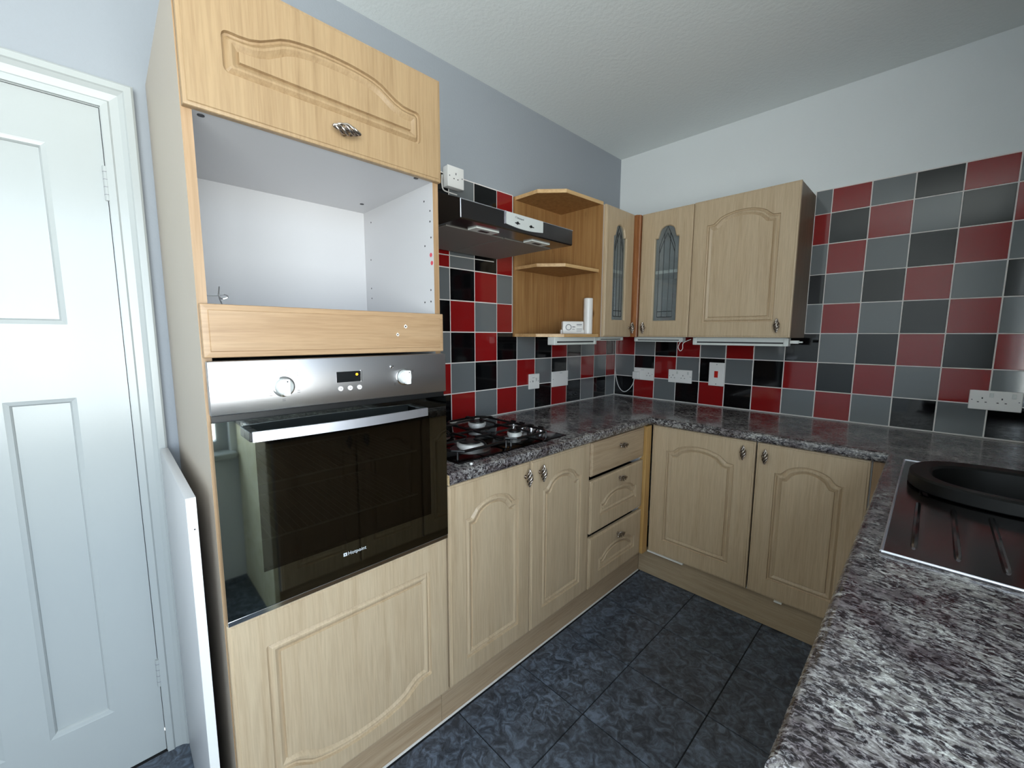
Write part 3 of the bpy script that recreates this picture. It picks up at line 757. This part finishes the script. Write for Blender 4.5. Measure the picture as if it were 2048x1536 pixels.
poly_panel('shelf', [(a, b) if i < 3 else (min(a, .29), b) for i, (a, b) in enumerate(SP)], 1.689, 1.705, PINE, shu, PINELT)
poly_panel('shelf', [(.0155, -1.050), (.172, -1.050), (.280, -.952), (.298, -.652), (.0155, -.652)], ZT - .018, ZT, PINE, shu, PINELT)

def carc(t, face, plane, u0, u1, dpt, z0, z1, m_in, outer=None, shelf=None):
    F = FR[face](plane)
    def bx(nm, ua, ub, va, vb, wa, wb, m=WHITEM, label=None):
        p, q = F(ua, va, wa), F(ub, vb, wb)
        return pbox(nm, m, t, min(p[0], q[0]), max(p[0], q[0]), min(p[1], q[1]), max(p[1], q[1]), min(p[2], q[2]), max(p[2], q[2]), label=label)
    bx('side_panel', u0, u0 + .016, z0, z1, -dpt, -.001, m_in); bx('side_panel', u1 - .016, u1, z0, z1, -dpt, -.001, outer or m_in)
    bx('top_panel', u0 + .016, u1 - .016, z1 - .016, z1, -dpt, -.001, m_in); bx('bottom_panel', u0 + .016, u1 - .016, z0, z0 + .016, -dpt, -.001, m_in)
    bx('back_panel', u0 + .016, u1 - .016, z0 + .016, z1 - .016, -dpt, -dpt + .006, m_in)
    if shelf: bx('shelf', u0 + .016, u1 - .016, shelf, shelf + .018, -dpt + .006, -.010, EDGEW, 'white inner shelf')
    return bx
DX = .302
def leading(F, l, r, b, t, h, parent):
    """lead strips on the pane: verticals, double pointed head, double foot"""
    W_ = r - l; bm = B(); wz = .0085
    def line(P, rad=.0019): tube(bm, [F(u, v, wz) for u, v in P], rad, 5)
    def topv(f, off): # arch height profile for the leading
        d = 1 - abs(f - .5) / .30
        return t - .055 - off + (h + .045) * max(0, min(1, d)) ** .8
    fs = (.20, .385, .615, .80)
    for f in fs: line([(l + W_ * f, b + .028), (l + W_ * f, topv(f, 0))])
    for off in (0, .036): line([(l + W_ * f, topv(f, off)) for f in (.20, .29, .385, .44, .5, .56, .615, .71, .80)])
    for z in (.028, .060): line([(l + W_ * .20, b + z), (l + W_ * .80, b + z)])
    return obj('leading', bm, LEAD, parent, 'dark decorative lead lines', kind='stuff')
def glass_door(t, face, plane, u0, u1, l, r, b, tt, h, hu):
    F = FR[face](plane)
    bm = B(); front(bm, F, u0, u1, ZB + .001, 2.052, dict(l=l, r=r, b=b, t=tt, h=h, rc=.006, flat=.14, ogee=.30, round_=True), hole=True)
    d = obj('door', bm, OAK, t, 'glazed oak door with a shaped arched opening', ang=11)
    p, q = F(l + .002, b + .002, .005), F(r - .002, tt + h + .012, .008)
    pbox('glass_pane', CABGL, d, min(p[0], q[0]), max(p[0], q[0]), min(p[1], q[1]), max(p[1], q[1]), min(p[2], q[2]), max(p[2], q[2]))
    leading(F, l, r, b, tt, h, d)
    handle(d, face, hu, 1.388, {'+x': plane + .0185, '-y': plane - .0185}[face])
gl = thing('glass_door_cabinet', (.15, -.48, ZB), 'oak wall cabinet with leaded glass door beside the open shelf unit', 'cabinet')
carc(gl, '+x', DX, -.650, -.312, .285, ZB, 2.05, WHITEM, shelf=1.702)
glass_door(gl, '+x', DX, -.6495, -.350, -.573, -.428, 1.425, 1.908, .064, -.380)
gr = thing('glass_door_cabinet', (.49, -.15, ZB), 'oak wall cabinet with leaded glass door on the back wall, left of the solid door', 'cabinet')
carc(gr, '-y', -DX, .318, .652, .285, ZB, 2.05, WHITEM, shelf=1.702)
glass_door(gr, '-y', -DX, .350, .6525, .4315, .5835, 1.422, 1.905, .066, .392)
bm = B()
L_ = [(.304, -.345), (.332, -.349), (.336, -.340), (.3405, -.3405), (.344, -.335), (.3485, -.332), (.345, -.304), (.304, -.304)]
rings(bm, [[(a, b, ZB) for a, b in L_], [(a, b, 2.05) for a, b in L_]])
cpst = tag(obj('corner_post', bm, REDPOST, smooth=False), 'reddish-brown wooden corner post between the two glass door cabinets', 'post')
sc_ = thing('wall_cabinet', (.9, -.15, ZB), 'oak wall cabinet with a solid arched panel door on the back wall', 'cabinet')
carc(sc_, '-y', -DX, .655, 1.140, .298, ZB, 2.052, WHITEM, outer=SIDEDK)
bm = B(); front(bm, FR['-y'](-DX), .656, 1.1405, ZB + .001, 2.054, dict(l=.728, r=1.066, b=1.412, t=1.922, h=.052, rc=.0012, flat=.10, ogee=.30))
d = obj('door', bm, OAK, sc_, ang=11); handle(d, '-y', 1.088, 1.392, -.3205)

# ------------------------------------------------------------------ under-cabinet lights
def strip_light(name, face, plane, u0, u1, z1, h, label, slot=True):
    F = FR[face](plane); c = F((u0 + u1) / 2, z1 - h, -.02)
    t = thing(name, (c[0], c[1], z1 - h), label, 'light', 'strip lights under the wall cabinets')
    def bx(nm, ua, ub, va, vb, wa, wb, m, bev=0, label=None):
        p, q = F(ua, va, wa), F(ub, vb, wb)
        return pbox(nm, m, t, min(p[0], q[0]), max(p[0], q[0]), min(p[1], q[1]), max(p[1], q[1]), min(p[2], q[2]), max(p[2], q[2]), bev=bev, label=label)
    bx('housing', u0 + .012, u1 - .012, z1 - h * .55, z1, -.045, 0, LAMPW, .002)
    for a, b in ((u0, u0 + .022), (u1 - .022, u1)): bx('end_cap', a, b, z1 - h, z1 - .001, -.046, .002, LAMPW, .003)
    bx('slot', u0 + .022, u1 - .022, z1 - h * .72, z1 - h * .55, -.040, -.004, DARKP)
    bx('diffuser', u0 + .022, u1 - .022, z1 - h, z1 - h * .72, -.042, -.002, LAMPW, .002, 'pale tube cover')
    return t
strip_light('strip_light', '-y', -.27, .665, 1.128, ZB, .042, 'long white strip light under the solid-door wall cabinet')
strip_light('strip_light', '-y', -.27, .300, .606, ZB, .028, 'white strip light under the right glass-door cabinet')
strip_light('strip_light', '+x', .255, -1.000, -.622, ZB, .042, 'white strip light under the open shelf unit')
strip_light('strip_light', '+x', .255, -.600, -.330, ZB, .022, 'short white strip light under the left glass-door cabinet')
bm = B(); box(bm, 1.136, 1.170, -.285, -.255, 1.305, 1.3205, bev=.002); box(bm, 1.168, 1.186, -.277, -.263, 1.309, 1.3165, bev=.002)
tag(obj('lamp_plug', bm, LAMPW), 'small white plug connector sticking out at the end of the long strip light', 'plug')
# cables
bm = B(); tube(bm, spline([(.020, -.03, 1.330), (.017, -.024, 1.22), (.020, -.022, 1.09), (.040, -.022, 1.00), (.070, -.024, .955), (.103, -.026, .943), (.140, -.028, .965), (.170, -.034, 1.005), (.183, -.040, 1.046)], 8), .0024, 8)
tag(obj('cable', bm, PLAST), 'thin white cable looping down the tiled corner to the plug', 'cable')
bm = B(); tube(bm, spline([(.615, -.285, 1.322), (.600, -.290, 1.300), (.592, -.290, 1.275), (.603, -.288, 1.255), (.616, -.286, 1.268), (.618, -.284, 1.30), (.660, -.283, 1.322)], 8), .0018, 6)
tag(obj('cable', bm, PLAST), 'short white cable loop hanging between two strip lights', 'cable')

# ------------------------------------------------------------------ sockets and switches
def plate(name, face, plane, u0, u1, z0, z1, label, cat, T=.009, group=None):
    F = FR[face](plane); c = F((u0 + u1) / 2, z0, 0)
    t = thing(name, (c[0], c[1], z0), label, cat, group)
    def bx(nm, ua, ub, va, vb, wa, wb, m, bev=0, label=None, kind=None):
        p, q = F(ua, va, wa), F(ub, vb, wb)
        return pbox(nm, m, t, min(p[0], q[0]), max(p[0], q[0]), min(p[1], q[1]), max(p[1], q[1]), min(p[2], q[2]), max(p[2], q[2]), bev=bev, label=label, kind=kind)
    bx('face_plate', u0, u1, z0, z1, .0005, T, PLAST, .0025)
    return t, bx
def pins(bx, u, z, T, m=DARKP):
    bx('pin_slot', u - .002, u + .002, z + .007, z + .014, T - .0002, T + .0005, m)
    for s in (-1, 1): bx('pin_slot', u + s * .011 - .003, u + s * .011 + .003, z - .008, z - .0045, T - .0002, T + .0005, m)
def rocker(bx, u, z, T): bx('rocker_switch', u - .0055, u + .0055, z - .009, z + .009, T - .0002, T + .003, PLASTG, .0008)
def screws(bx, u0, u1, zc, T, m=GREYP):
    for u in (u0 + .009, u1 - .009): bx('screw', u - .002, u + .002, zc - .002, zc + .002, T - .0002, T + .0007, m)
t, bx = plate('wall_socket', '-y', -.003, .163, .309, 1.036, 1.120, 'white double socket in the corner with a plug in its left half', 'socket')
pins(bx, .272, 1.075, .009); screws(bx, .163, .309, 1.078, .009)
bx('printed_text', .215, .240, 1.106, 1.108, .0088, .0095, GREYP, kind='stuff')
pg = tag(pbox('plug', PLAST, None, .166, .212, -.040, -.0125, 1.043, 1.092, bev=.004), 'white plug in the left half of the corner socket', 'plug')
t, bx = plate('wall_socket', '-y', -.003, .413, .566, 1.038, 1.122, 'white switched double socket on the back wall, left of the cooker switch', 'socket')
for u, ru in ((.444, .472), (.510, .543)): pins(bx, u, 1.075, .009); rocker(bx, ru, 1.103, .009)
screws(bx, .413, .566, 1.080, .009)
t, bx = plate('cooker_switch', '-y', -.003, .669, .757, 1.038, 1.180, 'tall white cooker switch plate with red rocker on the back wall', 'switch')
bx('rocker_frame', .698, .728, 1.084, 1.134, .0088, .0105, PLAST, .001); bx('rocker_switch', .702, .724, 1.089, 1.129, .0100, .0135, REDP, .0015, 'red rocker')
for z in (1.050, 1.168): bx('screw', .711, .716, z - .0025, z + .0025, .0088, .0097, GREYP)
t, bx = plate('wall_socket', '-y', -.003, 1.752, 1.900, 1.034, 1.116, 'white switched double socket on the back wall above the sink', 'socket')
for u, ru in ((1.790, 1.815), (1.845, 1.876)): pins(bx, u, 1.073, .009); rocker(bx, ru, 1.098, .009)
screws(bx, 1.752, 1.900, 1.075, .009)
t, bx = plate('outlet_plate', '+x', .003, -.927, -.838, 1.030, 1.118, 'small white switched outlet plate right of the hob', 'socket')
screws(bx, -.927, -.838, 1.074, .009, DARKP); rocker(bx, -.868, 1.085, .009)
bx('pin_slot', -.898, -.893, 1.070, 1.080, .0088, .0095, DARKP)
bx('printed_text', -.900, -.880, 1.095, 1.097, .0088, .0094, GREYP, kind='stuff')
t, bx = plate('blank_plate', '+x', .003, -.722, -.566, 1.026, 1.120, 'wide white double outlet plate on the left wall, nearer the corner', 'socket')
bx('printed_text', -.650, -.625, 1.108, 1.110, .0088, .0094, GREYP, kind='stuff'); screws(bx, -.722, -.566, 1.073, .009)
# surface box socket above the hood
t = thing('boxed_socket', (.003, -1.455, 2.00), 'white surface-mounted single socket box above the cooker hood', 'socket')
bm = B(); box(bm, .0035, .036, -1.502, -1.412, 2.006, 2.096, bev=.004); obj('back_box', bm, PLAST, t)
bm = B(); box(bm, .0355, .043, -1.503, -1.411, 2.005, 2.097, bev=.003); obj('face_plate', bm, PLAST, t)
for (u, z, a, b) in ((-1.457, 2.065, .002, .0045), (-1.468, 2.043, .003, .002), (-1.446, 2.043, .003, .002), (-1.492, 2.052, .0022, .0022), (-1.422, 2.052, .0022, .0022)):
    pbox('pin_slot', DARKP, t, .0428, .0436, u - a, u + a, z - b, z + b)
bm = B(); tube(bm, spline([(.006, -1.507, 2.06), (.006, -1.508, 2.02), (.006, -1.500, 1.996), (.006, -1.47, 1.992), (.006, -1.425, 1.991)], 5), .003, 6)
obj('sealant_bead', bm, SEAL, t)

# ------------------------------------------------------------------ small things on the shelf
alx = .215
al = thing('carbon_monoxide_alarm', (alx, -.795, ZB + .016), 'small white alarm box with round speaker ring on the lowest pine shelf', 'alarm')
bm = B(); box(bm, alx - .018, alx + .016, -.857, -.737, 1.3492, 1.4185, bev=.006, seg=3); cs = obj('case', bm, PLAST, al)
ay = -.824; az = 1.386
bm = B(); tube(bm, [(alx + .0165, ay + .015 * math.cos(a / 24 * 2 * PI), az + .015 * math.sin(a / 24 * 2 * PI)) for a in range(25)], .0020, 6); obj('speaker_ring', bm, GREYP, al)
bm = B()
for (y0, y1, z, hh) in ((-.803, -.786, 1.388, .0022), (-.803, -.789, 1.375, .0012), (-.778, -.748, 1.401, .0020), (-.778, -.746, 1.377, .0012), (-.778, -.746, 1.370, .0009), (-.778, -.750, 1.363, .0009), (-.778, -.750, 1.394, .0007)):
    box(bm, alx + .0158, alx + .0168, y0, y1, z - hh, z + hh)
obj('printed_text', bm, GREYP, al, kind='stuff')
for y0, y1 in ((-.864, -.855), (-.739, -.728)): pbox('mounting_lug', PLAST, al, alx - .014, alx + .002, y0, y1, 1.3492, 1.372, bev=.002)
al.rotation_euler.z = -.60
bm = B()
lathe(bm, (.245, -.6955 , 1.3492), 'z', [(.0235, 0), (.0255, .002), (.0255, .196), (.0235, .199), (.0225, .199)], 28)
tag(obj('white_tube', bm, PLAST), 'plain white upright cylinder at the right end of the lowest pine shelf', 'cylinder')

# ------------------------------------------------------------------ white board standing beside the tower
bd = thing('white_board', (.38, -2.547, 0), 'loose white melamine board standing on edge between door frame and oven housing', 'board')
bm = B(); box(bm, .030, .561, -2.5605, -2.5425, .0005, 1.0, bev=.0008); bo = obj('panel', bm, WHITEM, bd)
pbox('front_edging', EDGEW, bd, .5612, .5625, -2.5603, -2.5427, .0008, .9995)
bm = B(); cyl(bm, (.5622, -2.549, .93), 'x', .0016, .001, 8); obj('nail_hole', bm, DARKP, bd)

# ------------------------------------------------------------------ door
door = struct(bpy.data.objects.new('door_1', None)); COL.objects.link(door); place(door, (-.02, (DY0 + DY1) / 2, 0))
ys = [DY0, DY0 + .105, DY0 + .235, DY0 + .315, DY0 + .445, DY0 + .525, DY0 + .655, DY1]
zs = [.006, .212, 1.168, 1.366, 1.827, DZ]
def dk(y, z):
    if 1.366 < z < 1.827: return not (ys[1] < y < ys[6])
    if .212 < z < 1.168: return not (ys[1] < y < ys[2] or ys[3] < y < ys[4] or ys[5] < y < ys[6])
    return True
bm = B(); cells(bm, 'x', -.042, -.003, ys, zs, dk)
obj('door_leaf', bm, GLOSSW, door, smooth=False)
for a, b, c_, e_ in ((ys[1], ys[6], zs[3], zs[4]), (ys[1], ys[2], zs[1], zs[2]), (ys[3], ys[4], zs[1], zs[2]), (ys[5], ys[6], zs[1], zs[2])):
    bm = B()
    def q(d, x): return [(x, a + d, c_ + d), (x, b - d, c_ + d), (x, b - d, e_ - d), (x, a + d, e_ - d)]
    rings(bm, [q(0, -.036), q(0, -.0035), q(.004, -.005), q(.010, -.007), q(.013, -.012), q(.014, -.016)])
    obj('door_panel', bm, GLOSSW, door, 'recessed panel with moulded edge', smooth=False)
for z in (1.75, .28):
    bm = B(); cyl(bm, (.002, DY1 + .001, z - .045), 'z', .0065, .09, 12)
    hg = obj('hinge', bm, GLOSSW, door)
    for kz in (-.03, -.01, .01, .03):
        bm = B(); cyl(bm, (.002, DY1 + .001, z + kz), 'z', .0070, .0012, 12); obj('hinge_knuckle', bm, GREYP, hg)
# door frame with stepped architrave
fr = struct(bpy.data.objects.new('door_frame', None)); COL.objects.link(fr); place(fr, (0, (DY0 + DY1) / 2, 0))
fr.name = 'trim_6'; WL[fr.name] = Vector((0, (DY0 + DY1) / 2, 0))
def arch(bm, d0, d1, x0, x1):
    # one moulding band from offset d0 to d1 round the opening
    o = [(DY1 + d1, 0.001), (DY1 + d1, DZ + d1), (DY0 - d1, DZ + d1), (DY0 - d1, 0.001)]
    i = [(DY1 + d0, 0.001), (DY1 + d0, DZ + d0), (DY0 - d0, DZ + d0), (DY0 - d0, 0.001)]
    for k in range(3):
        P = [i[k], i[k + 1], o[k + 1], o[k]]
        rings(bm, [[(x0, y, z) for y, z in P], [(x1, y, z) for y, z in P]])
profA = [(.003, .0), (.003, .012), (.018, .014), (.022, .010), (.040, .013), (.050, .020), (.053, .024), (.068, .024), (.073, .020), (.073, .0)]
bm = B()
def sweep(loop_pts):
    rows = []
    for (d_, x_) in profA:
        rows.append([(x_ - .003, DY1 + d_, .001), (x_ - .003, DY1 + d_, DZ + d_), (x_ - .003, DY0 - d_, DZ + d_), (x_ - .003, DY0 - d_, .001)])
    vs = [[bm.verts.new(p) for p in r_] for r_ in rows]
    for A_, B_ in zip(vs, vs[1:] + vs[:1]):
        for i in range(3): bm.faces.new((A_[i], A_[i + 1], B_[i + 1], B_[i]))
    bm.faces.new([v[0] for v in vs]); bm.faces.new([v[3] for v in vs][::-1])
sweep(None); obj('architrave', bm, GLOSSW, fr, smooth=False)
bm = B(); rows = [[(x_, DY1 + d_, .001), (x_, DY1 + d_, DZ + d_), (x_, DY0 - d_, DZ + d_), (x_, DY0 - d_, .001)] for d_, x_ in ((.0015, -.099), (.0038, -.099), (.0038, -.001), (.0015, -.001))]
vs = [[bm.verts.new(p) for p in r_] for r_ in rows]
for A_, B_ in zip(vs, vs[1:] + vs[:1]):
    for i in range(3): bm.faces.new((A_[i], A_[i + 1], B_[i + 1], B_[i]))
obj('door_lining', bm, GLOSSW, fr, smooth=False)
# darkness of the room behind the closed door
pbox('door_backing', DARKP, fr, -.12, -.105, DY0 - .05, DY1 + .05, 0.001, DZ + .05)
